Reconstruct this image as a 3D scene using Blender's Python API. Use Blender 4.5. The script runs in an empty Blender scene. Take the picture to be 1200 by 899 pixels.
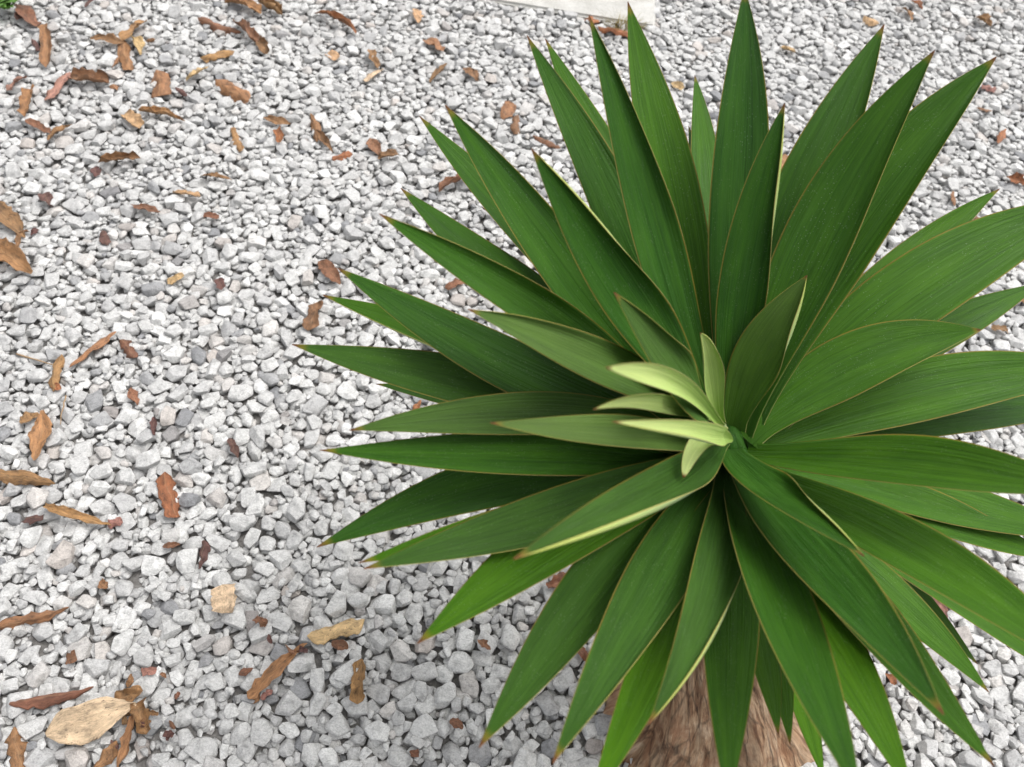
import bpy, bmesh, math, random
import numpy as np
from mathutils import Vector, Matrix, noise

random.seed(7); rng = np.random.default_rng(7)
scene = bpy.context.scene
COL = scene.collection

# ------------------------------------------------------------------ camera
F = 906.0                     # focal length in pixels of the 1200 px wide photograph
PITCH, ROLL, CAMH = math.radians(56), math.radians(9), 1.10
fw = Vector((0, math.cos(PITCH), -math.sin(PITCH)))
r0 = Vector((1, 0, 0)); u0 = r0.cross(fw)
RIGHT = r0*math.cos(ROLL) + u0*math.sin(ROLL)
UP = u0*math.cos(ROLL) - r0*math.sin(ROLL)
EYE = Vector((0, 0, CAMH))
cam_d = bpy.data.cameras.new('camera'); cam = bpy.data.objects.new('camera', cam_d); COL.objects.link(cam)
m3 = Matrix((RIGHT, UP, -fw)).transposed()
cam.matrix_world = Matrix.Translation(EYE) @ m3.to_4x4()
cam_d.sensor_width = 36; cam_d.lens = F/1200*36
cam_d.clip_start = 0.02; cam_d.clip_end = 500
cam_d.dof.use_dof = True; cam_d.dof.focus_distance = 0.86; cam_d.dof.aperture_fstop = 8.0
scene.camera = cam

# ------------------------------------------------------------------ light: bright overcast day
SUN_EL, SUN_AZ = math.radians(62), math.radians(52)      # azimuth clockwise from +Y
world = bpy.data.worlds.new('World'); scene.world = world; world.use_nodes = True
wn = world.node_tree.nodes; wl = world.node_tree.links
sky = wn.new('ShaderNodeTexSky'); sky.sky_type = 'NISHITA'; sky.sun_disc = False
sky.sun_elevation = SUN_EL; sky.sun_rotation = SUN_AZ
sky.air_density = 1.0; sky.dust_density = 4.0; sky.ozone_density = 0.6
hsv = wn.new('ShaderNodeHueSaturation'); hsv.inputs['Saturation'].default_value = 0.12   # cloud cover takes the blue out
wl.new(sky.outputs[0], hsv.inputs['Color'])
wl.new(hsv.outputs[0], wn['Background'].inputs['Color'])
wn['Background'].inputs['Strength'].default_value = 0.15
sd = bpy.data.lights.new('sun', 'SUN'); sd.energy = 1.05; sd.angle = math.radians(45); sd.color = (1, .97, .93)
sun = bpy.data.objects.new('sun', sd); COL.objects.link(sun)
sdir = Vector((math.sin(SUN_AZ)*math.cos(SUN_EL), math.cos(SUN_AZ)*math.cos(SUN_EL), math.sin(SUN_EL)))
sun.rotation_euler = sdir.to_track_quat('Z', 'Y').to_euler(); sun.location = sdir*5
vs = scene.view_settings; vs.view_transform = 'Standard'; vs.look = 'None'; vs.gamma = 1; vs.exposure = 0.66
vs.use_curve_mapping = False

# ------------------------------------------------------------------ helpers
def ray(px, py):
    return (RIGHT*((px-600)/F) - UP*((py-449.5)/F) + fw)          # unit depth
def at(px, py, z):
    d = ray(px, py); return EYE + d*((z-CAMH)/d.z)
def pix(p):
    v = Vector(p)-EYE; dz = v.dot(fw)
    return 600+F*v.dot(RIGHT)/dz, 449.5-F*v.dot(UP)/dz, dz
def link(name, me, mats, parent=None):
    o = bpy.data.objects.new(name, me); COL.objects.link(o)
    for m in mats:
        if m.name not in me.materials: me.materials.append(m)
    if parent: o.parent = parent
    return o
def tag(o, label=None, cat=None, group=None, kind=None):
    if label: o['label'] = label
    if cat: o['category'] = cat
    if group: o['group'] = group
    if kind: o['kind'] = kind
    return o
def nz(x, y=0., z=0.): return noise.noise(Vector((x, y, z)))
def sm(a, b, x):
    t = min(1, max(0, (x-a)/(b-a))); return t*t*(3-2*t)

class NT:
    """small wrapper to write node materials"""
    def __init__(s, name):
        s.m = bpy.data.materials.new(name); s.m.use_nodes = True
        s.n = s.m.node_tree.nodes; s.l = s.m.node_tree.links
        s.b = s.n['Principled BSDF']; s.out = s.n['Material Output']
    def new(s, t, **k):
        n = s.n.new(t)
        for a, b in k.items(): setattr(n, a, b)
        return n
    def put(s, sock, v):
        if isinstance(v, bpy.types.NodeSocket): s.l.new(v, sock)
        elif isinstance(v, tuple) and len(v) == 3 and sock.type == 'RGBA': sock.default_value = (*v, 1)
        else: sock.default_value = v
    def math(s, op, a, b=0., c=None, clamp=False):
        n = s.new('ShaderNodeMath', operation=op); n.use_clamp = clamp
        s.put(n.inputs[0], a); s.put(n.inputs[1], b)
        if c is not None: s.put(n.inputs[2], c)
        return n.outputs[0]
    def mix(s, f, a, b, mode='MIX'):
        n = s.new('ShaderNodeMix', data_type='RGBA', blend_type=mode)
        s.put(n.inputs[0], f); s.put(n.inputs[6], a); s.put(n.inputs[7], b)
        return n.outputs[2]
    def ramp(s, f, stops, mode='LINEAR'):
        n = s.new('ShaderNodeValToRGB'); n.color_ramp.interpolation = mode
        e = n.color_ramp.elements
        while len(e) < len(stops): e.new(.5)
        for q, (p, c) in zip(e, stops):
            q.position = p; q.color = (*c, 1) if isinstance(c, tuple) else (c, c, c, 1)
        s.put(n.inputs[0], f); return n.outputs[0]
    def noise(s, vec, scale, detail=3., rough=.55, dist=0.):
        n = s.new('ShaderNodeTexNoise'); s.put(n.inputs['Vector'], vec)
        n.inputs['Scale'].default_value = scale; n.inputs['Detail'].default_value = detail
        n.inputs['Roughness'].default_value = rough; n.inputs['Distortion'].default_value = dist
        return n.outputs['Fac']
    def voro(s, vec, scale, feature='F1', out='Distance'):
        n = s.new('ShaderNodeTexVoronoi', feature=feature); s.put(n.inputs['Vector'], vec)
        n.inputs['Scale'].default_value = scale; return n.outputs[out]
    def vscale(s, vec, sc):
        n = s.new('ShaderNodeMapping'); s.put(n.inputs['Vector'], vec); n.inputs['Scale'].default_value = sc
        return n.outputs[0]
    def attr(s, name, typ='GEOMETRY', out='Fac'):
        n = s.new('ShaderNodeAttribute', attribute_name=name, attribute_type=typ); return n.outputs[out]
    def bump(s, h, strength, dist):
        n = s.new('ShaderNodeBump'); n.inputs['Strength'].default_value = strength
        n.inputs['Distance'].default_value = dist; s.put(n.inputs['Height'], h); return n.outputs[0]
    def set(s, **k):
        for a, v in k.items(): s.put(s.b.inputs[a.replace('_', ' ')], v)

# ------------------------------------------------------------------ materials
def mat_stone():
    t = NT('crushed_limestone'); pos = t.new('ShaderNodeNewGeometry').outputs['Position']
    tone = t.math('ADD', t.attr('tone'), t.attr('tone', 'OBJECT'))
    warm = t.math('ADD', t.attr('warm'), t.attr('warm', 'OBJECT'))
    base = t.ramp(tone, [(0, (.12, .12, .125)), (.12, (.26, .262, .27)), (.35, (.455, .45, .445)), (.7, (.585, .58, .567)), (1, (.76, .755, .74))])
    base = t.mix(t.math('MULTIPLY', t.math('SUBTRACT', warm, .86, clamp=True), 3.2), base, (.44, .35, .29), 'MIX')
    n1 = t.noise(pos, 90, 5, .65); n2 = t.noise(pos, 420, 4, .7)
    col = t.mix(1, base, t.ramp(n1, [(.30, .6), (.47, .94), (.70, 1.1)]), 'MULTIPLY')
    col = t.mix(.7, col, t.ramp(n2, [(.3, .66), (.62, 1.12)]), 'MULTIPLY')
    v = t.noise(t.vscale(pos, (1, 2.2, 1.4)), 55, 6, .6, 1.5)
    vein = t.ramp(t.math('ABSOLUTE', t.math('SUBTRACT', v, .5)), [(0, .35), (.02, 1.)])
    col = t.mix(.6, col, vein, 'MULTIPLY')
    t.set(Base_Color=col, Roughness=.72, Normal=t.bump(t.math('ADD', n2, t.math('MULTIPLY', n1, 2.)), .55, .0016))
    t.b.inputs['Specular IOR Level'].default_value = .35
    return t.m
def mat_soil():
    t = NT('dark_soil'); pos = t.new('ShaderNodeNewGeometry').outputs['Position']
    n = t.noise(pos, 160, 6, .7)
    t.set(Base_Color=t.ramp(n, [(.3, (.10, .093, .086)), (.55, (.22, .21, .2)), (.75, (.36, .35, .34))]), Roughness=.95, Normal=t.bump(n, .8, .004))
    return t.m
def mat_far_gravel():
    t = NT('distant_gravel'); pos = t.new('ShaderNodeNewGeometry').outputs['Position']
    d = t.voro(pos, 42); c = t.voro(pos, 42, out='Color')
    sep = t.new('ShaderNodeSeparateColor'); t.put(sep.inputs[0], c)
    col = t.ramp(sep.outputs[0], [(0, .2), (.4, .42), (1, .62)])
    col = t.mix(1, col, t.ramp(d, [(.3, 1.), (.62, .25)]), 'MULTIPLY')
    t.set(Base_Color=col, Roughness=.85, Normal=t.bump(d, 1., -.012))
    return t.m
def mat_leaf():
    t = NT('yucca_blade'); uv = t.new('ShaderNodeUVMap').outputs[0]
    sp = t.new('ShaderNodeSeparateXYZ'); t.put(sp.inputs[0], uv); U, V = sp.outputs[0], sp.outputs[1]
    tone, pale = t.attr('tone', 'OBJECT'), t.attr('pale', 'OBJECT')
    seed = t.attr('seed', 'OBJECT')
    cb = t.new('ShaderNodeCombineXYZ'); t.put(cb.inputs[0], U); t.put(cb.inputs[1], V); t.put(cb.inputs[2], seed)
    uvs = cb.outputs[0]
    streak = t.noise(t.vscale(uvs, (34, 1.6, 9)), 1, 4, .6)
    fine = t.noise(t.vscale(uvs, (120, 2.5, 9)), 1, 3, .6)
    blotch = t.noise(t.vscale(uvs, (3.5, 5, 9)), 1, 4, .6)
    green = t.mix(tone, (.011, .056, .003), (.046, .138, .001))
    green2 = t.mix(tone, (.023, .090, .006), (.070, .190, .002))
    col = t.mix(t.ramp(streak, [(.36, 0.), (.64, 1.)]), green, green2)
    vein = t.noise(t.vscale(uvs, (210, 1.2, 9)), 1, 2, .5)
    col = t.mix(.55, col, t.ramp(vein, [(.36, .68), (.5, 1.), (.66, 1.22)]), 'MULTIPLY')
    col = t.mix(t.math('MULTIPLY', t.ramp(blotch, [(.42, 0.), (.7, 1.)]), .55), col, t.mix(tone, (.038, .128, .007), (.098, .240, .003)))
    # waxy blue-green bloom and sky sheen painted into the colour, with thin pale lines on the lower half of the blade
    wax_sheen = t.math('MULTIPLY', t.math('MULTIPLY', t.ramp(V, [(.05, 1.), (.75, .1)]), t.ramp(fine, [(.45, 0.), (.66, 1.)])), .34)
    col = t.mix(wax_sheen, col, (.095, .205, .085))
    # the palest young leaves, cream towards the tip
    cream = t.mix(t.ramp(V, [(.05, 0.), (.75, 1.)]), (.42, .60, .12), (.90, .95, .44))
    cream = t.mix(t.ramp(streak, [(.3, .5), (.7, 0.)]), cream, (.30, .46, .14))
    col = t.mix(pale, col, cream)
    # dry specks and water marks
    sp1 = t.voro(t.vscale(uvs, (26, 150, 9)), 1)
    spm = t.math('MULTIPLY', t.math('LESS_THAN', sp1, .15), t.math('GREATER_THAN', t.noise(t.vscale(uvs, (6, 14, 3)), 1, 2), .5))
    col = t.mix(t.math('MULTIPLY', spm, .3), col, (.42, .50, .38))
    # yellowish brown horny margin and tip
    e = t.math('ABSOLUTE', t.math('SUBTRACT', U, .5))
    edge = t.math('MULTIPLY', t.ramp(e, [(.479, 0.), (.49, 1.)]), t.ramp(V, [(.1, 0.), (.35, 1.)]))
    ecol = t.mix(t.noise(t.vscale(uvs, (2, 14, 7)), 1, 3), (.20, .10, .02), (.36, .28, .04))
    col = t.mix(t.math('MULTIPLY', edge, .75), col, ecol)
    tip = t.ramp(t.math('ADD', V, t.math('MULTIPLY', t.math('SUBTRACT', streak, .5), .03)), [(.968, 0.), (.984, .6), (.994, 1.)])
    col = t.mix(tip, col, t.mix(t.ramp(V, [(.978, 0.), (.992, 1.)]), (.34, .22, .03), (.16, .06, .025)))
    pleat = t.noise(t.vscale(uvs, (8, .9, 9)), 1, 2, .5)
    h = t.math('ADD', t.math('MULTIPLY_ADD', pleat, 1.7, streak), t.math('ADD', t.math('MULTIPLY', fine, .4), t.math('MULTIPLY', vein, .25)))
    t.set(Base_Color=col, Roughness=t.ramp(blotch, [(.3, .38), (.7, .55)]), Normal=t.bump(h, .6, .0026))
    t.b.inputs['Specular IOR Level'].default_value = .23
    tr = t.new('ShaderNodeBsdfTranslucent'); t.put(tr.inputs[0], t.mix(1, col, (1.2, 1.4, .4), 'MULTIPLY'))
    mx = t.new('ShaderNodeMixShader'); t.put(mx.inputs[0], t.math('MULTIPLY_ADD', pale, .22, .13))
    t.l.new(t.b.outputs[0], mx.inputs[1]); t.l.new(tr.outputs[0], mx.inputs[2]); t.l.new(mx.outputs[0], t.out.inputs[0])
    return t.m
def mat_under():
    t = NT('yucca_blade_underside'); uv = t.new('ShaderNodeUVMap').outputs[0]
    sp = t.new('ShaderNodeSeparateXYZ'); t.put(sp.inputs[0], uv)
    s = t.noise(t.vscale(uv, (60, 2, 1)), 1, 4)
    col = t.mix(s, (.20, .30, .13), (.36, .46, .24))
    col = t.mix(t.attr('pale', 'OBJECT'), col, (.50, .62, .33))
    col = t.mix(t.ramp(sp.outputs[1], [(.55, 0.), (.95, .75)]), col, (.44, .50, .07))
    e = t.math('ABSOLUTE', t.math('SUBTRACT', sp.outputs[0], .5))
    col = t.mix(t.ramp(e, [(.47, 0.), (.488, .6)]), col, (.36, .24, .04))
    col = t.mix(t.ramp(sp.outputs[1], [(.965, 0.), (.99, 1.)]), col, (.26, .11, .03))
    t.set(Base_Color=col, Roughness=.5, Normal=t.bump(s, .25, .001)); return t.m
def mat_wood():
    t = NT('weathered_trunk'); uv = t.new('ShaderNodeUVMap').outputs[0]
    pos = t.new('ShaderNodeNewGeometry').outputs['Position']
    g = t.noise(t.vscale(uv, (11, 2.6, 1)), 1, 8, .66, 1.6); g2 = t.noise(t.vscale(uv, (40, 8, 1)), 1, 5, .7, .5)
    n = t.noise(pos, 34, 5, .6)
    col = t.ramp(g, [(.30, (.05, .024, .012)), (.40, (.22, .115, .06)), (.50, (.40, .255, .15)), (.66, (.56, .41, .28))])
    col = t.mix(.75, col, t.ramp(g2, [(.34, .4), (.6, 1.15)]), 'MULTIPLY')
    col = t.mix(t.ramp(n, [(.5, 0.), (.68, .65)]), col, (.24, .11, .055))
    crack = t.voro(t.vscale(uv, (5, 1.6, 1)), 2.2, 'DISTANCE_TO_EDGE')
    col = t.mix(1, col, t.ramp(t.math('ADD', crack, t.math('MULTIPLY', t.math('SUBTRACT', g2, .5), .12)), [(.0, .5), (.05, 1.)]), 'MULTIPLY')
    t.set(Base_Color=col, Roughness=.85, Normal=t.bump(t.math('ADD', g, t.math('MULTIPLY', g2, .5)), .8, .008)); return t.m
def mat_dry():
    t = NT('dry_leaf_tissue'); uv = t.new('ShaderNodeUVMap').outputs[0]
    sp = t.new('ShaderNodeSeparateXYZ'); t.put(sp.inputs[0], uv)
    c = t.attr('tint', 'OBJECT', 'Color'); seed = t.attr('seed', 'OBJECT')
    cb = t.new('ShaderNodeCombineXYZ'); t.put(cb.inputs[0], sp.outputs[0]); t.put(cb.inputs[1], sp.outputs[1]); t.put(cb.inputs[2], seed)
    n = t.noise(t.vscale(cb.outputs[0], (4, 5, 9)), 1, 6, .7); f = t.noise(t.vscale(cb.outputs[0], (24, 5, 9)), 1, 5, .65)
    col = t.mix(1, c, t.ramp(n, [(.30, .28), (.47, .92), (.70, 1.5)]), 'MULTIPLY')
    col = t.mix(.6, col, t.ramp(f, [(.3, .55), (.65, 1.15)]), 'MULTIPLY')
    rib = t.ramp(t.math('ABSOLUTE', t.math('SUBTRACT', sp.outputs[0], .5)), [(.012, .3), (.04, 0.)])
    col = t.mix(rib, col, t.mix(.5, c, (.5, .36, .2)))
    spots = t.math('LESS_THAN', t.noise(t.vscale(cb.outputs[0], (13, 17, 9)), 1, 3), .34)
    col = t.mix(t.math('MULTIPLY', spots, .7), col, (.07, .035, .02))
    t.set(Base_Color=col, Roughness=.6, Normal=t.bump(t.math('ADD', n, f), .6, .003)); return t.m
def mat_concrete():
    t = NT('pale_concrete'); pos = t.new('ShaderNodeNewGeometry').outputs['Position']
    n = t.noise(pos, 14, 6, .6); f = t.noise(pos, 240, 4, .7)
    col = t.mix(1, t.ramp(n, [(.3, (.38, .37, .34)), (.7, (.58, .57, .54))]), t.ramp(f, [(.3, .8), (.7, 1.1)]), 'MULTIPLY')
    t.set(Base_Color=col, Roughness=.85, Normal=t.bump(t.math('ADD', n, f), .4, .003)); return t.m
def mat_plain(name, c1, c2, scale=60, rough=.6):
    t = NT(name); pos = t.new('ShaderNodeNewGeometry').outputs['Position']
    t.set(Base_Color=t.mix(t.noise(pos, scale, 4), c1, c2), Roughness=rough); return t.m
M_STONE, M_SOIL, M_FAR, M_LEAF, M_UNDER, M_WOOD, M_DRY, M_CONC = mat_stone(), mat_soil(), mat_far_gravel(), mat_leaf(), mat_under(), mat_wood(), mat_dry(), mat_concrete()
M_GRASS = mat_plain('straw_grass', (.20, .17, .04), (.38, .30, .12)); M_WEED = mat_plain('weed_green', (.06, .16, .02), (.13, .26, .04))
M_TWIG = mat_plain('twig_bark', (.22, .13, .07), (.42, .30, .18), 200, .8)

# ------------------------------------------------------------------ ground
ZG = 0.0                                        # soil level, the gravel lies about 2 cm deep on it
ZTOP = 0.018                                    # mean height of the gravel surface
def sheet(name, x0, x1, y0, y1, z, mat, hole=None):
    bm = bmesh.new()
    if hole is None:
        bm.faces.new([bm.verts.new(p) for p in ((x0, y0, z), (x1, y0, z), (x1, y1, z), (x0, y1, z))])
    else:
        a, b, c, d = hole
        xs, ys = [x0, a, b, x1], [y0, c, d, y1]
        g = [[bm.verts.new((x, y, z)) for y in ys] for x in xs]
        for i in range(3):
            for j in range(3):
                if (i, j) != (1, 1): bm.faces.new((g[i][j], g[i+1][j], g[i+1][j+1], g[i][j+1]))
    me = bpy.data.meshes.new(name); bm.to_mesh(me); bm.free()
    return link(name, me, [mat])
# area filled with real stones: what the lens sees plus a margin
cs = [at(px, py, ZTOP) for px, py in ((-60, -60), (1260, -60), (1260, 960), (-60, 960))]
GX0, GX1 = min(c.x for c in cs)-.12, max(c.x for c in cs)+.12
GY0, GY1 = min(c.y for c in cs)-.15, max(c.y for c in cs)+.08
def needed(x, y, m=170):                        # ground that this lens, and one a step away, looks at
    px, py, dz = pix((x, y, ZTOP))
    return dz > .2 and -m < px < 1200+m and -m < py < 899+m
bm = bmesh.new(); GS = .06
xs = [-60] + [GX0+i*GS for i in range(int((GX1-GX0)/GS)+2)] + [60]; ys = [-60] + [GY0+i*GS for i in range(int((GY1-GY0)/GS)+2)] + [60]
gv = [[bm.verts.new((x, y, ZTOP-.006)) for y in ys] for x in xs]
for i in range(len(xs)-1):
    for j in range(len(ys)-1):
        inner = 0 < i < len(xs)-2 and 0 < j < len(ys)-2
        if not (inner and all(needed(xs[i+p], ys[j+q], 150) and GX0 <= xs[i+p] <= GX1 and GY0 <= ys[j+q] <= GY1 for p in (0, 1) for q in (0, 1))):
            bm.faces.new((gv[i][j], gv[i+1][j], gv[i+1][j+1], gv[i][j+1]))
me = bpy.data.meshes.new('ground'); bm.to_mesh(me); bm.free()
ground = tag(link('ground', me, [M_FAR]), kind='structure')
soil = tag(sheet('soil_bed', GX0-.05, GX1+.05, GY0-.05, GY1+.05, ZG, M_SOIL), kind='structure')

# ------------------------------------------------------------------ the paving slab at the far side
SZ = ZTOP+.002
sA = at(768, 31, SZ); sB = at(596, 3, SZ); sC = at(768, -40, SZ)
e1 = (sB-sA); e1.z = 0; e1.normalize()
e2 = Vector((-e1.y, e1.x, 0));  e2 = -e2 if e2.y < 0 else e2
SL1, SL2 = .62, .5
def in_slab(x, y):
    v = Vector((x, y, 0))-Vector((sA.x, sA.y, 0)); a, b = v.dot(e1), v.dot(e2)
    return .004 < a < SL1-.004 and .004 < b < SL2-.004
bm = bmesh.new()
P = [Vector((sA.x, sA.y, 0)) + e1*a + e2*b for a, b in ((0, 0), (SL1, 0), (SL1, SL2), (0, SL2))]
vb = [bm.verts.new((p.x, p.y, .005)) for p in P]; vt = [bm.verts.new((p.x, p.y, SZ)) for p in P]
bm.faces.new(vt); bm.faces.new(vb[::-1])
for i in range(4): bm.faces.new((vb[i], vb[(i+1) % 4], vt[(i+1) % 4], vt[i]))
bmesh.ops.recalc_face_normals(bm, faces=bm.faces)
bmesh.ops.bevel(bm, geom=list(bm.edges), offset=.006, segments=3, affect='EDGES')
me = bpy.data.meshes.new('paving_slab'); bm.to_mesh(me); bm.free()
tag(link('paving_slab', me, [M_CONC]), 'pale concrete slab let into the gravel beyond the big leaves', 'paving slab')

# ------------------------------------------------------------------ gravel: stones dropped one by one on a height field
def rock(seed, bevel):
    R = random.Random(seed); bm = bmesh.new(); bmesh.ops.create_cube(bm, size=2.0)
    for i in range(11):
        n = Vector((R.gauss(0, 1), R.gauss(0, 1), R.gauss(0, .8))).normalized()
        d = R.uniform(.68, .98)
        bmesh.ops.bisect_plane(bm, geom=bm.verts[:]+bm.edges[:]+bm.faces[:], plane_co=n*d, plane_no=n, clear_outer=True)
        ed = [e for e in bm.edges if e.is_boundary]
        if ed: bmesh.ops.contextual_create(bm, geom=ed)
    bmesh.ops.remove_doubles(bm, verts=bm.verts, dist=.16)
    for v in bm.verts: v.co += Vector((R.gauss(0, .035), R.gauss(0, .035), R.gauss(0, .035)))
    if bevel:
        bmesh.ops.bevel(bm, geom=list(bm.edges), offset=.15, segments=1, affect='EDGES', clamp_overlap=True)
    bmesh.ops.triangulate(bm, faces=bm.faces); bmesh.ops.recalc_face_normals(bm, faces=bm.faces)
    bm.verts.ensure_lookup_table()
    v = np.array([x.co[:] for x in bm.verts]); f = np.array([[x.index for x in q.verts] for q in bm.faces])
    bm.free(); v -= (v.max(0)+v.min(0))/2; v /= np.abs(v).max(0)
    fn = np.cross(v[f[:, 1]]-v[f[:, 0]], v[f[:, 2]]-v[f[:, 0]])          # area weighted: facets stay flat, edges turn soft
    fn *= np.linalg.norm(fn, axis=1)[:, None]**.35
    vn = np.zeros_like(v)
    for k in range(3): np.add.at(vn, f[:, k], fn)
    return v, f, vn/(np.linalg.norm(vn, axis=1)[:, None]+1e-9)
NP = 40
ROCK_HI = [rock(100+i, True) for i in range(NP)]; ROCK_LO = [rock(100+i, False) for i in range(NP)]

CELL = .0025
NX, NY = int((GX1-GX0)/CELL)+40, int((GY1-GY0)/CELL)+40
H = np.zeros((NX, NY), np.float32)
def hget(x, y):
    i = min(NX-1, max(0, int((x-GX0)/CELL)+20)); j = min(NY-1, max(0, int((y-GY0)/CELL)+20)); return float(H[i, j])
def hpatch(x, y, r):
    i = int((x-GX0)/CELL)+20; j = int((y-GY0)/CELL)+20; k = max(1, int(r/CELL))
    return H[max(0, i-k):i+k+1, max(0, j-k):j+k+1]
stones = []
OFF = {}
def footprint(a, b, th):
    key = (round(a/CELL*2), round(b/CELL*2), int(th*6))
    if key not in OFF:
        k = int(max(a, b)/CELL)+1; g = np.arange(-k, k+1)*CELL
        X, Y = np.meshgrid(g, g, indexing='ij'); c, s = math.cos(th), math.sin(th)
        q = ((X*c+Y*s)/a)**2 + ((-X*s+Y*c)/b)**2
        mk = q < 1; OFF[key] = (k, mk, np.sqrt(np.clip(1-q, 0, 1))**.6)
    return OFF[key]
def drop(n, lo, hi, power, tries, squash=.80):
    done = 0
    for _ in range(n):
        u = random.random()**power; d = lo+(hi-lo)*u
        a = d/2*random.uniform(1.0, 1.35); b = d/2*random.uniform(.78, 1.0); c = d/2*random.uniform(.42, .66)
        th = random.uniform(0, math.pi); k, mk, prof = footprint(a*.93, b*.93, th)
        best = None
        for t in range(tries):
            x = random.uniform(GX0, GX1); y = random.uniform(GY0, GY1)
            if not needed(x, y) or in_slab(x, y): continue
            i = int((x-GX0)/CELL)+20; j = int((y-GY0)/CELL)+20
            if i-k < 0 or j-k < 0 or i+k+1 > NX or j+k+1 > NY: continue
            S = H[i-k:i+k+1, j-k:j+k+1]
            z = float((S+prof*c*squash)[mk].max())
            if best is None or z < best[0]: best = (z, x, y, i, j)
        if best is None: continue
        z, x, y, i, j = best
        z -= c*.42                                   # angular stones settle into one another
        S = H[i-k:i+k+1, j-k:j+k+1]; T = np.where(mk, z+prof*c*.92, 0).astype(np.float32)
        np.maximum(S, T, out=S)
        stones.append((x, y, max(z, c*.55), a, b, c, th))
drop(9500, .015, .026, 1.3, 7)
drop(16500, .011, .031, 1.7, 15)
drop(17000, .006, .015, 1.1, 16)

order = []
for s_i, (x, y, z, a, b, c, th) in enumerate(stones):
    px, py, dz = pix((x, y, z)); vis = hget(x, y) < z+c*.97
    plant = ((px-850)/400)**2 + ((py-470)/400)**2 < 1
    inside = 8 < px < 1192 and 8 < py < 891
    order.append((a*b**.5/dz if (vis and inside and not plant) else 0, s_i))
order.sort(reverse=True); single = {i for q, i in order[:300] if q > 0}

protos = {}
def stone_tones():
    u = random.random()
    t = random.gauss(.62, .13) if u < .92 else random.uniform(.10, .38)
    return min(1, max(0.02, t)), random.random()**1.15
gravel_root = soil
V_all, N_all, F_all, T_all, W_all, nv = [], [], [], [], [], 0
for i, (x, y, z, a, b, c, th) in enumerate(stones):
    pi = random.randrange(NP); tone, warm = stone_tones()
    if c < .006: warm *= .95
    Rm = Matrix.Rotation(th, 3, 'Z') @ Matrix.Rotation(random.gauss(0, .09), 3, 'X') @ Matrix.Rotation(random.gauss(0, .09), 3, 'Y')
    if i in single:
        if pi not in protos:
            v, f, vn = ROCK_HI[pi]; me = bpy.data.meshes.new('stone'); me.from_pydata(v.tolist(), [], f.tolist()); me.shade_smooth(); me.normals_split_custom_set_from_vertices(vn.tolist()); protos[pi] = me
        o = link('stone', protos[pi], [M_STONE], gravel_root)
        o.matrix_world = Matrix.Translation((x, y, z)) @ Rm.to_4x4() @ Matrix.Diagonal((a, b, c, 1))
        o['tone'] = tone; o['warm'] = warm
        continue
    top = hget(x, y) < z+c*1.3
    px, py, dz = pix((x, y, z))
    v, f, vn = (ROCK_HI if (top and max(a, b)/dz*F > 6.5) else ROCK_LO)[pi]
    w = (v*np.array([a, b, c])) @ np.array(Rm).T + np.array([x, y, z])
    N_all.append((vn/np.array([a, b, c])*b) @ np.array(Rm).T); V_all.append(w); F_all.append(f+nv); nv += len(v)
    T_all.append(np.full(len(f), tone, np.float32)); W_all.append(np.full(len(f), warm, np.float32))
V = np.concatenate(V_all); Fc = np.concatenate(F_all)
me = bpy.data.meshes.new('gravel')
me.vertices.add(len(V)); me.vertices.foreach_set('co', V.astype(np.float32).ravel())
me.loops.add(len(Fc)*3); me.loops.foreach_set('vertex_index', Fc.astype(np.int32).ravel())
me.polygons.add(len(Fc)); me.polygons.foreach_set('loop_start', (np.arange(len(Fc))*3).astype(np.int32))
at1 = me.attributes.new('tone', 'FLOAT', 'FACE'); at1.data.foreach_set('value', np.concatenate(T_all))
at2 = me.attributes.new('warm', 'FLOAT', 'FACE'); at2.data.foreach_set('value', np.concatenate(W_all))
me.update(calc_edges=True); me.shade_smooth()
NN = np.concatenate(N_all); NN /= np.linalg.norm(NN, axis=1)[:, None]+1e-9
me.normals_split_custom_set_from_vertices(NN.astype(np.float32))
tag(link('gravel', me, [M_STONE], gravel_root), 'loose grey-white crushed limestone gravel', kind='stuff')
print('stones', len(stones), 'tris', len(Fc), 'gravel height', float(np.median(H[H > 0])))

# ------------------------------------------------------------------ the yucca
CROWN = at(856, 490, .50)
BASE = at(832, 832, .03)
axis = (CROWN-BASE).normalized()
yucca = bpy.data.objects.new('yucca_plant', None); COL.objects.link(yucca); yucca.location = (BASE.x, BASE.y, 0)
yucca.empty_display_size = .1
tag(yucca, 'broad-leaved green yucca rosette on a thick woody trunk rising from the gravel', 'plant')

def mesh_from(name, verts, faces, uvs, midx=None, smooth=True):
    me = bpy.data.meshes.new(name); me.from_pydata(verts, [], faces)
    ul = me.uv_layers.new(name='UVMap')
    lv = np.zeros(len(me.loops), np.int32); me.loops.foreach_get('vertex_index', lv)
    ul.data.foreach_set('uv', np.array(uvs, np.float32)[lv].ravel())
    if midx is not None: me.polygons.foreach_set('material_index', np.array(midx, np.int32))
    me.polygons.foreach_set('use_smooth', np.full(len(me.polygons), smooth))
    me.update(); return me

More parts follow.
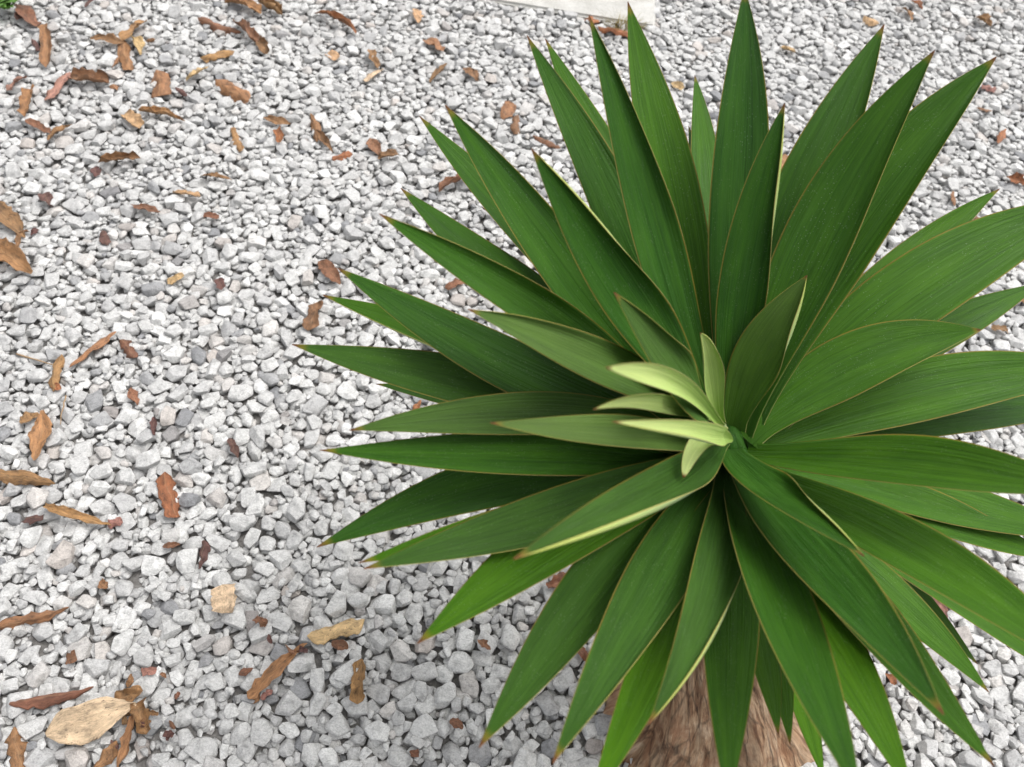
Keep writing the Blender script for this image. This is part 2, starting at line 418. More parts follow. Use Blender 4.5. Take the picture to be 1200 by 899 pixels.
def blade(name, pts, normals_up, prof, W, kap, curl, thick, mats, parent, NU=14):
    """a strap of tissue along pts; prof(v) is half width, kap(v) the channel angle, curl(v)->(left,right) rolled margins"""
    n = len(pts); vt, vb, uv = [], [], []
    org = parent.location if parent else Vector((0, 0, 0))
    us = [math.copysign(abs(q)**.8, q) for q in np.linspace(-1, 1, NU+1)]
    for j in range(n):
        v = j/(n-1)
        t = (pts[min(n-1, j+1)]-pts[max(0, j-1)]).normalized()
        up = normals_up[j]; s = t.cross(up).normalized(); nn = s.cross(t).normalized()
        w = prof(v)*W; k = kap(v); cl, cr = curl(v)
        # integrate the cross section outward from the midrib on both sides
        sec = {}
        for sg, cu in ((-1, cl), (1, cr)):
            x = z = 0.; pu = 0.
            for u in [q for q in (us if sg > 0 else us[::-1]) if q*sg > 1e-6]:
                au = abs(u); mid = (au+pu)/2
                ph = k*(.35+.65*mid) + cu*sm(.55, .86, mid)
                x += math.cos(ph)*(au-pu)*w; z += math.sin(ph)*(au-pu)*w; pu = au
                sec[round(u, 5)] = (sg*x, z, ph*sg)
        sec[0.0] = (0, 0, 0)
        for u in us:
            x, z, ph = sec[round(u, 5)] if abs(u) > 1e-6 else (0, 0, 0)
            p = pts[j] + s*x + nn*z
            d = (-s*math.sin(ph) + nn*math.cos(ph))
            th = thick*(1-.75*abs(u)**1.5)*(1-.6*v)
            vt.append(p+d*th*.5-org); vb.append(p-d*th*.5-org); uv.append(((u+1)/2, v))
    m = NU+1; N = len(vt); faces, mi = [], []
    for j in range(n-1):
        for i in range(NU):
            a, b, c, d = j*m+i, j*m+i+1, (j+1)*m+i+1, (j+1)*m+i
            faces.append((a, b, c, d)); mi.append(0)
            faces.append((N+d, N+c, N+b, N+a)); mi.append(1)
        a, d = j*m, (j+1)*m; faces.append((a, d, N+d, N+a)); mi.append(1)
        a, d = j*m+NU, (j+1)*m+NU; faces.append((d, a, N+a, N+d)); mi.append(1)
    me = mesh_from(name, [tuple(q) for q in vt+vb], faces, uv+uv, mi)
    return link(name, me, mats, parent)

def leaf_prof(fat):
    def f(v):
        a = .50+.50*sm(0, .5, v)                       # narrow neck widening to the middle
        if v < .12: a = max(a, .56-.5*v)
        b = 1. if v < .53 else max(0., 1-((v-.53)/.47)**(1.85+fat))
        return a*max(b, .012)
    return f

# tip pixel, layer (0 heart .. 5 lowest), width px, side bend, twist, curl left/right (looking from base to tip), tone, pale
# layers: wanted length (m), elevation range
LAYER = {0: (.16, 48, 76), 1: (.27, 40, 62), 2: (.36, 24, 48), 3: (.40, 12, 38), 4: (.42, -2, 24), 5: (.40, -16, 10), 6: (.085, 5, 45)}
LEAVES = [
 # heart
 (709, 428, 0, 34, -.03, .2, .1, .5, .5, 1.0), (696, 483, 0, 26, -.05, .3, .3, .6, .6, 1.0), (722, 496, 0, 32, .06, .6, 1.3, .3, .7, 1.),
 (803, 559, 6, 30, -.10, .0, .15, .1, .5, .95), (822, 392, 0, 38, -.10, .3, .3, 1.2, .6, 1.0),
 # inner ring
 (718, 343, 1, 86, .04, -.5, .0, 1.7, .12, .05), (943, 321, 1, 64, .03, .05, 0, 1.7, .5, .08), (574, 493, 1, 52, .05, -.15, .4, .1, .40, .12),
 (603, 658, 1, 62, .03, -.1, 1.7, .0, .10, .03), (1010, 653, 1, 74, -.08, .1, 2.1, .1, .15, .0), (548, 363, 1, 70, -.02, -.1, .0, 1.0, .32, .08),
 (917, 122, 2, 66, .03, .0, 0, 1.9, .12, 0), (623, 175, 2, 88, .02, -.5, 0, 1.7, .08, 0),
 # middle ring
 (756, 848, 2, 66, .06, -.1, 1.7, .0, .05, .03), (409, 503, 2, 60, -.06, -.1, .1, .1, .16, .06), (1148, 384, 2, 80, .08, .1, .1, .5, .62, 0),
 (1105, 838, 2, 92, -.04, .1, .4, .2, .16, 0), (426, 667, 3, 70, .03, -.05, .6, .0, .14, .03), (444, 249, 2, 76, .02, -.05, 0, 1.1, .26, 0),
 (688, 18, 2, 78, .03, .12, 0, 1.3, .10, 0), (870, -14, 2, 76, .0, .1, 0, .3, .10, 0), (1096, 62, 2, 84, .05, .1, 0, 1.0, .34, 0),
 (650, 897, 3, 78, -.01, -.1, .9, .0, .12, .02), (1300, 575, 2, 98, -.02, .05, .1, .1, .66, 0), (342, 402, 3, 76, .03, 0, .1, .1, .20, .02),
 (1006, 940, 3, 84, -.02, .05, .2, .3, .24, 0), (520, 124, 3, 78, .06, -.1, 0, .7, .22, 0), (1165, 66, 3, 88, .06, .1, .2, .8, .40, 0),
 # outer ring
 (371, 642, 3, 76, -.05, 0, .1, .1, .22, 0), (558, 873, 3, 80, -.02, 0, .8, 0, .22, .02), (616, 40, 3, 78, .02, .05, 0, .5, .22, 0),
 (852, 945, 4, 74, .0, 0, .1, .1, .40, 0), (1034, 27, 3, 84, .04, .05, 0, .8, .28, 0), (1290, 225, 4, 92, .07, 0, .1, .3, .62, 0),
 (1300, 800, 3, 100, .01, 0, .1, .1, .62, 0), (736, 0, 3, 76, .02, .05, 0, .3, .66, 0), (396, 315, 3, 76, .07, 0, .1, .1, .20, 0),
 (1300, 428, 3, 84, .03, 0, .1, .1, .68, 0), (471, 219, 3, 70, .05, 0, .1, .1, .30, 0), (1168, 897, 4, 78, -.02, 0, .1, .3, .58, 0),
 (487, 751, 4, 78, -.03, 0, .5, 0, .80, 0), (374, 525, 4, 62, .03, 0, .1, .1, .30, 0),
 # lowest leaves, seen in the gaps
 (492, 134, 4, 60, .03, 0, .1, .1, .42, 0), (378, 344, 4, 60, .02, 0, .9, .1, .62, 0), (440, 450, 5, 52, .02, 0, .1, .1, .35, 0),
 (641, 45, 4, 62, .0, 0, .1, .1, .60, 0), (813, 89, 5, 46, .0, 0, .1, .1, .55, 0), (806, 146, 5, 44, .0, 0, .1, .1, .3, 0),
 (1171, 223, 4, 58, .03, 0, .1, .6, .75, 0), (1142, 238, 4, 50, .03, 0, .1, .1, .45, 0), (1222, 330, 4, 58, .02, 0, .1, .1, .6, 0),
 (1290, 470, 4, 66, .02, 0, .1, .1, .25, 0), (1240, 655, 4, 62, .0, 0, .1, .1, .55, 0), (1262, 800, 5, 62, .0, 0, .1, .1, .7, 0),
 (1147, 776, 5, 52, .0, 0, .1, .1, .72, 0), (1158, 812, 4, 56, .0, 0, .1, .1, .66, 0), (1066, 935, 4, 76, .0, 0, .1, .1, .85, 0),
 (909, 862, 5, 46, .0, 0, .1, .1, .85, 0), (926, 874, 5, 42, .0, 0, .1, .1, .8, 0), (966, 915, 5, 46, .0, 0, .1, .1, 1.0, 0),
 (690, 955, 4, 64, .0, 0, .1, .1, .95, 0), (421, 662, 4, 56, .02, 0, .1, .1, .7, 0), (1285, 640, 4, 66, .0, 0, .1, .1, .6, 0),
]
LEN = []
EOV = {(709, 428): 52, (722, 496): 48, (696, 483): 47, (803, 559): 34, (718, 343): 56, (444, 249): 36, (917, 122): 57, (623, 175): 51, (870, -14): 45}
def solve_tip(B, px, py, Lw, e0, e1):
    d = ray(px, py); best = None
    for k in range(240):
        dep = .25+k*.005; p = EYE+d*dep; q = p-B
        if p.z < ZTOP+.02: break
        L = q.length; e = math.degrees(math.atan2(q.z, math.hypot(q.x, q.y)))
        pen = max(0, e0-e)+max(0, e-e1)
        cost = abs(L-Lw)/Lw + pen*(.06 if e1 > e0 else .5)
        if best is None or cost < best[0]: best = (cost, p, L, e)
    return best
for li, (tx, ty, lay, wpx, bend, tw, cl, cr, tone, pale) in enumerate(LEAVES):
    Lw, e0, e1_ = LAYER[lay]
    B0 = CROWN - axis*((.012 + .010*lay) + .004*random.random())
    if lay == 0: B0 = at(853, 494, CROWN.z-.006)
    if lay == 6: B0 = at(864, 505, CROWN.z+.055)
    if (tx, ty) in EOV: e0 = e1_ = EOV[(tx, ty)]
    _, T, L, e = solve_tip(B0, tx, ty, Lw, e0, e1_)
    hd = Vector((T.x-B0.x, T.y-B0.y, 0)).normalized()
    B = B0 + hd*(.010+.004*(lay % 6))
    side = Vector((hd.y, -hd.x, 0))
    ch = T-B; L = ch.length
    rise = (.045, .06, .055, .055, .06, .07, .16)[lay]*L
    Cp = B + ch*.45 + Vector((0, 0, 1))*rise*1.3 - side*bend*L*1.6
    n = 34; pts, ups = [], []
    ph0 = random.uniform(0, 6)
    for j in range(n):
        v = j/(n-1); a = (1-v)**2; b = 2*v*(1-v); c = v*v
        p = B*a + Cp*b + T*c
        p += side*math.sin(v*5+ph0)*.0022 + Vector((0, 0, 1))*math.sin(v*7+ph0)*.0018
        pts.append(p)
    for j in range(n):
        t = (pts[min(n-1, j+1)]-pts[max(0, j-1)]).normalized(); v = j/(n-1)
        s = (side - t*side.dot(t)).normalized()
        s = Matrix.Rotation(tw*v + .05*math.sin(ph0*3+v*4), 3, t) @ s
        ups.append(s.cross(t).normalized())
        if ups[-1].dot(Vector((0, 0, 1)) if e < 70 else -hd) < 0: ups[-1] = -ups[-1]
    if lay in (0, 6):                                  # heart leaves are rolled round the shoot: their open face lies sideways
        for j in range(n):
            t = (pts[min(n-1, j+1)]-pts[max(0, j-1)]).normalized(); g = Vector((-.05, -.62, .78)); g = (g - t*g.dot(t)).normalized()
            ups[j] = (ups[j]*.35 + g*.9).normalized()
    depth = (pts[int(n*.55)]-EYE).dot(fw)
    W = wpx*depth/F*.5*.99
    # looking from base to tip with the upper side facing us, +side of blade() is the right-hand margin
    kb = random.uniform(.32, .5); kt = random.uniform(.10, .30)
    if lay in (0, 6): kb, kt = .9, .45
    pf = leaf_prof(random.uniform(-.15, .25)) if lay < 6 else (lambda v: max(.04, math.sin(math.pi*(v*.985+.01))**.65))
    o = blade('leaf', pts, ups, pf, W,
              lambda v, kb=kb, kt=kt: kb*(1-v)**1.6 + kt*(1+.35*math.sin(ph0+6*v)),
              lambda v, cl=cl, cr=cr: (cl*1.25*sm(.25, .8, v), cr*1.25*sm(.25, .8, v)),
              .0024 if lay else .002, [M_LEAF, M_UNDER], yucca)
    o['tone'] = float(min(1, max(0, tone+random.uniform(-.04, .04)))); o['pale'] = float(pale); o['seed'] = li*1.37
    if pale > .7: o['label'] = 'young pale cream-green leaf in the heart of the rosette'
    LEN.append((li, lay, round(L, 2), round(e)))
print(LEN)

# trunk: leaning, swollen at the foot
NR, NA = 64, 110; vs_, fs_, uv_ = [], [], []
tb = BASE - Vector((0, 0, .04)); top = CROWN - axis*.12
q1 = Vector((0, 0, 1)).cross(axis).normalized()
for j in range(NR):
    v = j/(NR-1); c = tb.lerp(top, v) + Vector((.012*math.sin(v*6), .01*math.cos(v*5), 0))
    r = .050 + .070*(1-sm(0, .85, v)) + .035*(1-sm(0, .22, v))
    for i in range(NA):
        a = 2*math.pi*i/NA; d = Vector((math.cos(a), math.sin(a), 0))
        g = nz(d.x*2.2, d.y*2.2, v*1.6)*.22 + nz(d.x*7, d.y*7, v*2.4+5)*.15 + nz(d.x*18, d.y*18, v*5+9)*.075 + nz(d.x*9, d.y*9, v*22)*.05
        p = c + d*r*(1+g); vs_.append(tuple(p-yucca.location)); uv_.append((i/NA*3, v*1.6))
for j in range(NR-1):
    for i in range(NA):
        k = (i+1) % NA; fs_.append((j*NA+i, j*NA+k, (j+1)*NA+k, (j+1)*NA+i))
fs_.append(tuple((NR-1)*NA+i for i in range(NA)))
link('trunk', mesh_from('trunk', vs_, fs_, uv_), [M_WOOD], yucca)

# the shoot the leaves spring from, wrapped in green sheaths
NR, NA = 14, 24; vs_, fs_, uv_ = [], [], []
for j in range(NR):
    v = j/(NR-1); c = CROWN - axis*(.15-.135*v); r = .040*(1-v)**.6+.006
    for i in range(NA):
        a = 2*math.pi*i/NA; p = c + Vector((math.cos(a), math.sin(a), 0))*r*(1+.12*math.sin(a*5+v*4))
        vs_.append(tuple(p-yucca.location)); uv_.append((.1+.8*abs(i/NA*2-1), .1+v*.4))
for j in range(NR-1):
    for i in range(NA): k = (i+1) % NA; fs_.append((j*NA+i, j*NA+k, (j+1)*NA+k, (j+1)*NA+i))
fs_.append(tuple((NR-1)*NA+i for i in range(NA)))
core = link('shoot', mesh_from('shoot', vs_, fs_, uv_), [M_LEAF], yucca); core['tone'] = .1; core['pale'] = .0; core['seed'] = 3.3

# ------------------------------------------------------------------ fallen leaves on the gravel
TINT = {'och': (.32, .165, .07), 'org': (.31, .12, .045), 'rus': (.22, .098, .052), 'brn': (.26, .135, .062), 'plm': (.125, .058, .048),
        'tan': (.50, .33, .17), 'crm': (.62, .47, .30), 'pnk': (.34, .165, .125)}
WORD = {'och': 'ochre', 'org': 'orange-brown', 'rus': 'rust-red', 'brn': 'brown', 'plm': 'dark plum-brown', 'tan': 'tan', 'crm': 'pale cream', 'pnk': 'pinkish brown'}
# x0,y0,x1,y1 ends in the photograph, width, colour, roll, [label]
D = [
 (27,6,43,34,17,'rus',.5), (53,31,54,79,12,'och',1.2), (106,46,147,53,11,'brn',1.3), (144,51,171,26,14,'och',.9), (147,50,153,82,12,'och',1.1), (158,45,165,66,16,'tan',.8),
 (54,118,83,86,14,'pnk',.7), (82,93,129,98,18,'brn',1.5), (9,106,31,91,11,'pnk',.8), (36,107,31,139,15,'och',1.3), (57,163,87,149,13,'brn',.9), (32,142,59,154,8,'rus',1.),
 (183,83,186,115,21,'och',.7), (163,131,217,143,12,'och',1.6), (234,68,274,61,12,'och',1.3), (219,96,246,82,11,'tan',1.1), (254,96,292,118,18,'och',.8), (232,24,283,39,18,'rus',1.6),
 (264,3,306,19,14,'och',1.2), (278,28,302,52,14,'rus',1.5), (270,151,283,178,9,'och',1.2), (117,193,164,186,12,'brn',1.7), (110,196,117,206,10,'plm',.5), (238,207,272,211,9,'brn',1.2), (146,136,164,150,16,'tan',.9),
 (299,47,314,64,13,'brn',1.), (303,4,330,18,16,'och',1.6), (369,17,418,41,12,'org',1.3), (486,14,490,29,12,'tan',.6), (499,47,519,61,14,'brn',.7), (543,81,560,95,13,'brn',.7), (504,98,524,79,8,'brn',1.2),
 (426,95,449,79,10,'crm',1.), (436,63,442,81,9,'brn',1.), (384,62,395,71,11,'tan',.5), (309,139,341,147,9,'brn',1.2), (364,134,371,166,12,'och',1.1), (371,154,391,180,8,'brn',1.2), (389,187,413,179,7,'org',1.),
 (325,151,329,170,9,'org',1.), (435,164,445,182,14,'rus',.8), (443,186,467,182,10,'brn',1.3), (588,138,602,121,15,'och',.7), (514,225,562,211,12,'rus',1.5), (607,135,605,160,10,'brn',1.), (624,159,657,173,10,'rus',1.4),
 (-12,238,29,279,22,'brn',.8), (-14,283,39,321,28,'och',.7), (154,242,188,250,12,'rus',.9), (238,253,257,256,7,'rus',.8), (118,271,126,288,11,'plm',.8), (202,225,236,232,8,'tan',1.3), (196,331,217,325,8,'tan',.8),
 (255,328,261,344,10,'plm',.8), (82,431,136,389,13,'och',1.2), (141,398,156,419,14,'rus',1.2), (73,417,62,459,11,'och',1.2), (52,228,62,242,13,'plm',.6),
 (374,306,399,336,16,'rus',.9), (373,356,361,389,17,'brn',.6), (524,338,546,329,12,'rus',.9), (562,244,591,263,9,'plm',1.5), (494,398,512,408,10,'brn',.9), (486,482,493,470,10,'org',.6),
 (50,481,40,540,20,'och',.9), (26,499,49,486,14,'brn',.9), (-8,559,66,567,17,'och',.8), (54,596,131,616,13,'och',1.3), (24,612,54,608,18,'plm',.6), (192,554,208,607,19,'org',.9), (126,615,144,609,10,'pnk',.6),
 (270,514,280,536,10,'plm',.9), (179,487,183,513,9,'plm',1.), (239,634,232,667,12,'plm',1.3), (153,455,160,476,11,'rus',.9), (62,450,72,456,8,'org',.5), (190,641,210,638,7,'rus',.8),
 (-8,736,80,711,14,'och',1.4), (262,688,262,720,25,'crm',.5), (13,824,110,804,17,'rus',1.7), (134,821,169,811,14,'och',1.2), (156,834,138,905,11,'och',1.5), (137,868,110,906,15,'och',1.), (160,825,172,862,22,'brn',1.6),
 (17,853,30,906,20,'och',1.4), (78,775,92,770,13,'rus',.8), (167,789,184,786,10,'pnk',.6), (280,790,297,784,8,'rus',.6), (292,812,303,820,11,'och',.7), (115,683,126,688,11,'brn',.7),
 (292,819,359,754,14,'och',1.4), (361,746,428,728,21,'tan',1.0), (424,774,420,827,18,'och',1.), (388,754,409,760,10,'rus',.7), (306,819,320,810,10,'pnk',.6), (561,751,574,763,13,'rus',.5), (527,846,542,854,12,'rus',.6), (481,879,490,888,11,'rus',.6),
 (1012,20,1029,31,14,'tan',1.), (1056,10,1068,24,9,'brn',1.), (1066,2,1080,12,9,'org',1.), (1143,22,1161,32,14,'brn',1.1), (914,57,932,62,8,'tan',.9), (922,183,917,203,8,'och',.8), (1102,105,1118,111,8,'brn',1.),
 (1150,100,1167,106,10,'pnk',.8), (1144,126,1162,131,8,'brn',.8), (1178,152,1168,170,8,'org',.9), (1179,208,1201,216,13,'org',1.), (1142,254,1157,266,9,'brn',.9), (1116,225,1119,241,8,'och',.8), (1184,352,1204,358,9,'brn',.9),
 (1161,386,1180,390,8,'brn',.8), (786,99,801,105,11,'tan',.6), (684,10,702,26,13,'org',1.3), (1037,790,1049,803,10,'org',.8), (1094,700,1107,733,12,'pnk',.5), (700,33,742,41,12,'org',1.4),
 (640,690,672,672,16,'rus',1.2), (676,758,690,776,12,'rus',1.),
]
UNIQUE = {
 (-12,238): 'brown crumpled dead leaf lying beside the broad ochre pointed leaf', (-14,283): 'broad ochre dead leaf with a pointed tip lying flat on gravel',
 (262,688): 'squarish cream leaf scrap lying alone among gravel', (13,824): 'long rust-red rolled dead leaf beside the big cream leaf', (156,834): 'narrow ochre strip of dead leaf touching the big cream leaf',
 (137,868): 'ochre dead leaf with its end tucked under the big cream leaf', (160,825): 'crumpled brown dead leaf remains at the stalk end of the cream leaf', (134,821): 'ochre curled scrap beside the stalk end of the cream leaf',
 (192,554): 'orange-brown dead leaf tapering to a point, standing out alone on gravel', (292,819): 'long straight ochre rolled leaf pointing at the tan curled leaf', (361,746): 'tan curled dead leaf touching the end of a long rolled leaf',
 (82,431): 'straight ochre rolled leaf lying next to a thin twig', (73,417): 'short ochre leaf lying across the end of the thin twig', (24,612): 'oval plum-brown dead leaf beside a long ochre strip', (54,596): 'long ochre strip of dead leaf beside the oval plum-brown one',
 (-8,559): 'wide blunt ochre strip of dead leaf lying flat on gravel', (50,481): 'oblong ochre dead leaf with a brown scrap at its top', (26,499): 'brown scrap at the top of an oblong ochre leaf', (-8,736): 'long slender ochre dead leaf with reddish pointed tip',
 (374,306): 'frayed rust-red leaf scrap just off the tip of a yucca leaf', (373,356): 'flat brown oblong leaf between two yucca leaf tips', (562,244): 'dark plum-brown pointed leaf tip poking out between yucca leaves',
 (684,10): 'curled orange-brown leaf at the tip of an upright yucca leaf beside the slab', (700,33): 'orange-brown dead leaf lying in the straw-coloured grass tuft by the slab', (588,138): 'fan-shaped ochre leaf scrap beyond the yucca leaf tips',
 (514,225): 'arched rust-red curled leaf beside the upper left yucca leaves', (640,690): 'rust-red dead leaf in the shade between yucca leaves near the trunk', (676,758): 'small rust-red scrap in the shade between two hanging yucca leaves',
 (424,774): 'ochre spindle-shaped dead leaf pointing away from the yucca', (1094,700): 'pinkish brown scrap under the overhanging leaves of the yucca', (1037,790): 'orange-brown scrap tucked under a drooping yucca leaf tip',
 (163,131): 'straight ochre rolled leaf with a tan scrap beside it', (183,83): 'broad squarish ochre dead leaf lying on gravel',
}
UNIQUE.update({
 (27,6): 'rust-red dead leaf lying end to end with a narrow ochre one near the weed', (53,31): 'narrow ochre leaf lying end to end with a rust-red leaf near the weed',
 (106,46): 'brown rolled leaf in a cluster of four touching leaves', (144,51): 'bent ochre leaf pointing away from the brown one in the four-leaf cluster',
 (147,50): 'straight narrow ochre leaf in the four-leaf cluster', (158,45): 'small tan scrap inside the four-leaf cluster',
 (54,118): 'pinkish brown blade-shaped leaf touching a crumpled brown leaf', (82,93): 'crumpled brown leaf touching the pinkish brown blade-shaped leaf',
 (9,106): 'short pinkish brown leaf a little apart from the blade-shaped pinkish one', (36,107): 'short curved ochre leaf next to a short pinkish brown leaf',
 (57,163): 'brown leaf at the end of a thin rust-red strip', (32,142): 'thin rust-red strip with a brown leaf at its end',
 (232,24): 'large crumpled rust-red leaf meeting a smaller one at its end', (278,28): 'smaller rust-red leaf against the end of the large crumpled one',
 (369,17): 'long orange-brown curled leaf lying by itself on gravel', (364,134): 'ochre leaf that starts a chain of three end-to-end leaves',
 (371,154): 'brown leaf in the middle of a chain of three end-to-end leaves', (389,187): 'small orange-brown leaf that ends a chain of three',
 (435,164): 'squarish rust-red scrap beside a short curled brown leaf', (443,186): 'short curled brown leaf beside the squarish rust-red scrap',
 (607,135): 'narrow brown leaf beside the fan-shaped ochre scrap', (624,159): 'ragged rust-red curled leaf beside the edge of an upright yucca leaf',
 (524,338): 'rust-red scrap against the edge of a yucca leaf', (494,398): 'small brown scrap half hidden below overlapping yucca leaves',
 (486,482): 'tiny orange-brown scrap between two yucca leaf edges', (309,139): 'narrow brown leaf next to a tiny orange-brown scrap',
 (117,193): 'curled brown leaf with a tiny dark plum-brown scrap at its end', (110,196): 'tiny dark plum-brown scrap at the end of a curled brown leaf',
 (141,398): 'curled rust-red leaf beside one end of the straight ochre rolled leaf', (126,615): 'tiny pinkish brown scrap at the end of the long ochre strip',
 (254,96): 'wide ochre leaf lying askew next to two slimmer leaves', (146,136): 'tan scrap beside the straight ochre rolled leaf',
 (239,634): 'dark plum-brown upright sliver wedged deep between stones', (17,853): 'frayed ochre leaf beside the pointed end of the big cream leaf',
 (388,754): 'rust-red scrap just beside the tan curled leaf', (306,819): 'tiny pinkish scrap beside the long straight ochre rolled leaf',
 (426,95): 'slim pale cream leaf with a small brown scrap at its end', (436,63): 'tiny brown scrap at the end of a slim pale cream leaf',
 (786,99): 'tiny tan scrap seen between two upright yucca leaves', (922,183): 'tiny ochre scrap beside the edge of an upright yucca leaf',
})
UNIQUE[(26,499)] = 'brown scrap at the end of an oblong ochre leaf'; UNIQUE[(50,481)] = 'oblong ochre dead leaf with a brown scrap at one end'
UNIQUE[(514,225)] = 'arched rust-red curled leaf on gravel close to overlapping yucca leaf tips'
def dry_leaf(x0, y0, x1, y1, w, col, roll, label=None, group=None, shape=0):
    a = at(x0, y0, ZTOP); b = at(x1, y1, ZTOP); mid = (a+b)/2; L = (b-a).length
    depth = (mid-EYE).dot(fw); dirv = (b-a).normalized(); side = dirv.cross(Vector((0, 0, 1)))
    W = w*depth/F*.5*(1.1+.35*max(0, roll-.6))
    def hh(p): 
        q = hpatch(p.x, p.y, max(.005, W*.8)); return float(np.percentile(q, 97 if shape else 90)) if q.size else ZTOP
    za, zm, zb = hh(a), hh(mid), hh(b)
    zl = max(zm, (za+zb)/2)+.0015
    if shape: za = zb = zl = max(float(hpatch(mid.x+dirv.x*L*q, mid.y+dirv.y*L*q, W).max()) for q in (-.3, 0, .3))-.001
    n = 18; pts, ups = [], []; ph = random.uniform(0, 9); arch = (random.uniform(-.02, .10) if not shape else .02)*L; swing = random.uniform(-.07, .07)*L
    for j in range(n):
        v = j/(n-1); p = a.lerp(b, v); p.z = .0+za*(1-v)**2+2*v*(1-v)*zl+zb*v*v + arch*4*v*(1-v)*.6+.002
        p += side*(swing*4*v*(1-v) + nz(ph+v*4)*.05*L*.4); p.z += nz(ph+7+v*4)*.05*L*.5
        p.z += .0025; pts.append(p)
    tilt = random.uniform(-.5, .5)
    for j in range(n):
        v = j/(n-1); t = (pts[min(n-1, j+1)]-pts[max(0, j-1)]).normalized()
        ups.append(Matrix.Rotation(tilt+random.uniform(-.6, .6)*0+.7*nz(ph+v*2.5, 3), 3, t) @ Vector((0, 0, 1)))
    blunt = random.random() < .45 and not shape
    def prof(v):
        if shape == 1: e = math.sin(math.pi*(v*.97+.01)**.8)**.95
        elif blunt: e = min(1, (v/.12)**.6 if v < .12 else 1, ((1-v)/.10)**.5 if v > .9 else 1)
        else: e = math.sin(math.pi*(v*.94+.04)**random_p)**.8
        return max(.06, e*(1+(.05 if shape else .28)*nz(ph+v*7, 8)))
    random_p = random.uniform(.65, 1.35)
    sgn = -1 if random.random() < .25 else 1
    ka = roll*random.uniform(.7, 1.0)*sgn
    asym = random.uniform(-.5, .8)
    o = blade('dry_leaf', pts, ups, prof, W, lambda v: ka*(1+.5*nz(ph+v*5, 4)), lambda v: (asym*roll*nz(ph+v*3, 1)*2, asym*roll), .0006, [M_DRY], None, NU=8)
    for p in o.data.polygons: p.material_index = 0
    for v in o.data.vertices:
        q = v.co*120; v.co += Vector((nz(q.x, q.y, q.z+ph), nz(q.x+9, q.y, q.z+ph), nz(q.x, q.y+9, q.z+ph)))*(min(.0032, W*.35) if not shape else .0015)
    # origin to the leaf itself
    c = sum((v.co for v in o.data.vertices), Vector())/len(o.data.vertices)
    for v in o.data.vertices: v.co -= c
    o.location = c
    r, g, bb = TINT[col]; k = random.uniform(.8, 1.2)
    o['tint'] = [r*k, g*k*random.uniform(.92, 1.08), bb*k, 1.]; o['seed'] = random.uniform(0, 50)
    return tag(o, label, 'dry leaf', group)
for d in D:
    x0, y0, x1, y1, w, col, roll = d; L = math.hypot(x1-x0, y1-y0)
    lab = UNIQUE.get((x0, y0))
    grp = None
    if not lab:
        if L < 21: lab, grp = f'tiny {WORD[col]} scrap of dead leaf lodged between gravel stones', f'tiny {WORD[col]} leaf scraps'
        elif roll > 1.05: lab, grp = f'curled {WORD[col]} dead leaf lying on open gravel', f'curled {WORD[col]} fallen leaves'
        else: lab, grp = f'flat {WORD[col]} dead leaf lying on open gravel', f'flat {WORD[col]} fallen leaves'
    dry_leaf(x0, y0, x1, y1, w, col, roll, lab, grp)
big = dry_leaf(57, 862, 162, 826, 44, 'crm', .35, 'big broad pale cream dead leaf with brown stalk end lying on gravel', shape=1)

# crumbs of rotted leaf round the litter pile and along the gravel
CR = [(random.gauss(165, 26), random.gauss(845, 26)) for _ in range(16)] + [(random.gauss(85, 55), random.gauss(95, 50)) for _ in range(10)] + [(random.gauss(350, 60), random.gauss(745, 25)) for _ in range(5)] + [(random.gauss(25, 14), random.gauss(260, 18)) for _ in range(4)]
for cx, cy in CR:
    if not (4 < cx < 1196 and 4 < cy < 893): continue
    a = random.uniform(0, 3.14); l = random.uniform(4, 9); pile = cy > 700
    c = random.choice(['rus', 'brn', 'plm'] if pile else ['brn', 'plm'])
    where = 'around the big cream leaf' if cx < 250 and pile else 'near the long rolled leaf' if pile else 'among the scattered dead leaves'
    dry_leaf(cx-l*math.cos(a), cy-l*math.sin(a), cx+l*math.cos(a), cy+l*math.sin(a), random.uniform(4, 8), c, 1., f'crumb of rotted {WORD[c]} leaf {where}', f'{WORD[c]} leaf crumbs {where}')

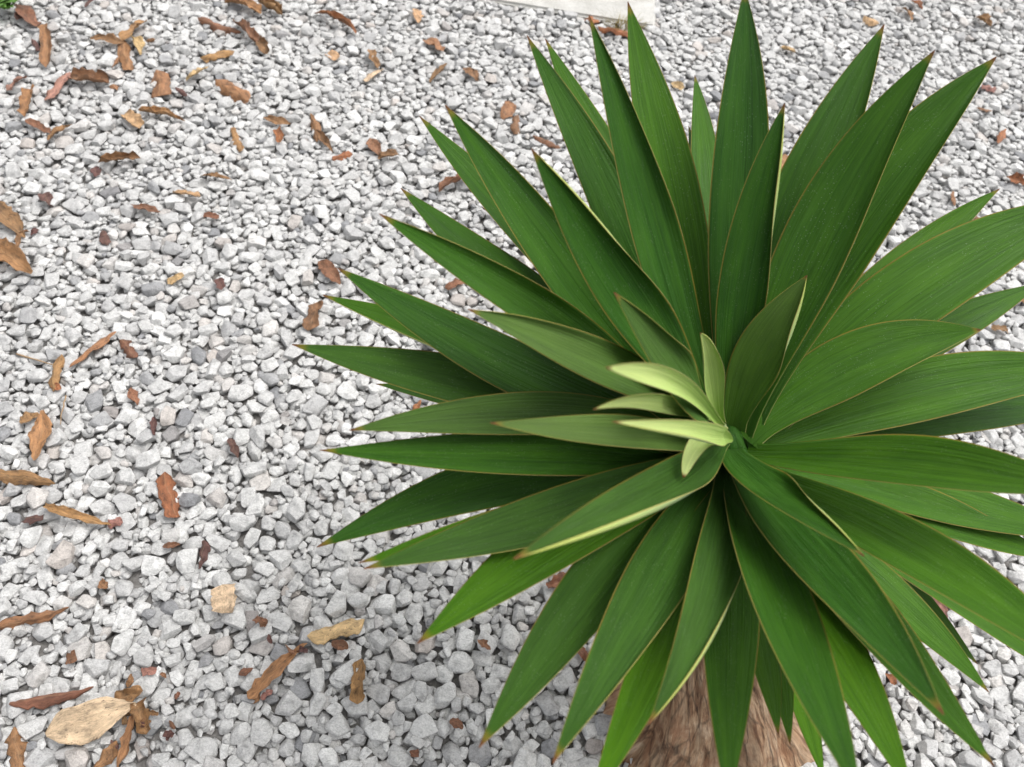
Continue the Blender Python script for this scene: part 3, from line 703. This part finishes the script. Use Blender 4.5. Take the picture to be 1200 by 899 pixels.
# thin twigs
def twig(x0, y0, x1, y1, r, label):
    a = at(x0, y0, ZTOP); b = at(x1, y1, ZTOP)
    n = 9; pts = [a.lerp(b, j/(n-1)) for j in range(n)]
    for j, p in enumerate(pts): p.z = float(np.percentile(hpatch(p.x, p.y, .008), 90))+r*.6+.001; p.x += random.uniform(-1, 1)*.0012
    zs = [p.z for p in pts]
    for j, p in enumerate(pts): p.z = max(zs[max(0, j-1):j+2])*.5 + max(zs)*.5
    bm = bmesh.new(); rings = []
    for j, p in enumerate(pts):
        t = (pts[min(n-1, j+1)]-pts[max(0, j-1)]).normalized(); s = t.cross(Vector((0, 0, 1))).normalized(); u = s.cross(t)
        rr = r*(1-.5*j/(n-1))*random.uniform(.85, 1.15)
        rings.append([bm.verts.new(p+s*math.cos(q)*rr+u*math.sin(q)*rr) for q in (i*math.pi/3 for i in range(6))])
    for A, Bq in zip(rings, rings[1:]):
        for i in range(6): bm.faces.new((A[i], A[(i+1) % 6], Bq[(i+1) % 6], Bq[i]))
    bm.faces.new(rings[0][::-1]); bm.faces.new(rings[-1]); bmesh.ops.recalc_face_normals(bm, faces=bm.faces)
    me = bpy.data.meshes.new('twig'); bm.to_mesh(me); bm.free(); me.shade_smooth()
    tag(link('twig', me, [M_TWIG]), label, 'twig')
twig(18, 414, 66, 428, .0017, 'thin tan twig lying beside the straight ochre rolled leaf')
twig(77, 463, 70, 497, .0013, 'thin dark twig stuck between stones near the oblong ochre leaf')

# straw-coloured grass tuft by the slab, green weed at the far corner of the bed
def tuft(name, px, py, n, hgt, spread, width, mat, label, cat, flat):
    c = at(px, py, ZTOP); c.z = .03; bm = bmesh.new()
    for i in range(n):
        a = random.uniform(0, 6.283); rr = spread*random.random()**.6
        b = Vector((math.cos(a)*rr*1.6, math.sin(a)*rr*.7, 0)); h = hgt*random.uniform(.5, 1.)
        out = Vector((math.cos(a+random.uniform(-.8, .8)), math.sin(a+random.uniform(-.8, .8)), 0))*h*flat
        s = Vector((-out.y, out.x, 0)).normalized()*width; pv = None
        for k in range(5):
            v = k/4; p = b+out*v*v+Vector((0, 0, h*(v-.35*flat*v*v))); ww = s*(1-v)**.7 if flat < 1 else s*math.sin(math.pi*(v*.9+.08))
            q = (bm.verts.new(p-ww), bm.verts.new(p+ww+Vector((0, 0, .0006))))
            if pv: bm.faces.new((pv[0], pv[1], q[1], q[0]))
            pv = q
    me = bpy.data.meshes.new(name); bm.to_mesh(me); bm.free(); me.shade_smooth()
    o = link(name, me, [mat]); o.location = c; tag(o, label, cat); return o
tuft('grass_tuft', 727, 37, 150, .035, .03, .0008, M_GRASS, 'low straw-coloured grass tuft at the edge of the concrete slab', 'grass tuft', .8)
tuft('weed', 2, 13, 46, .05, .022, .008, M_WEED, 'blurred bright green weed at the far corner of the gravel', 'weed', 1.0)

scene.render.resolution_x, scene.render.resolution_y = 1024, 767
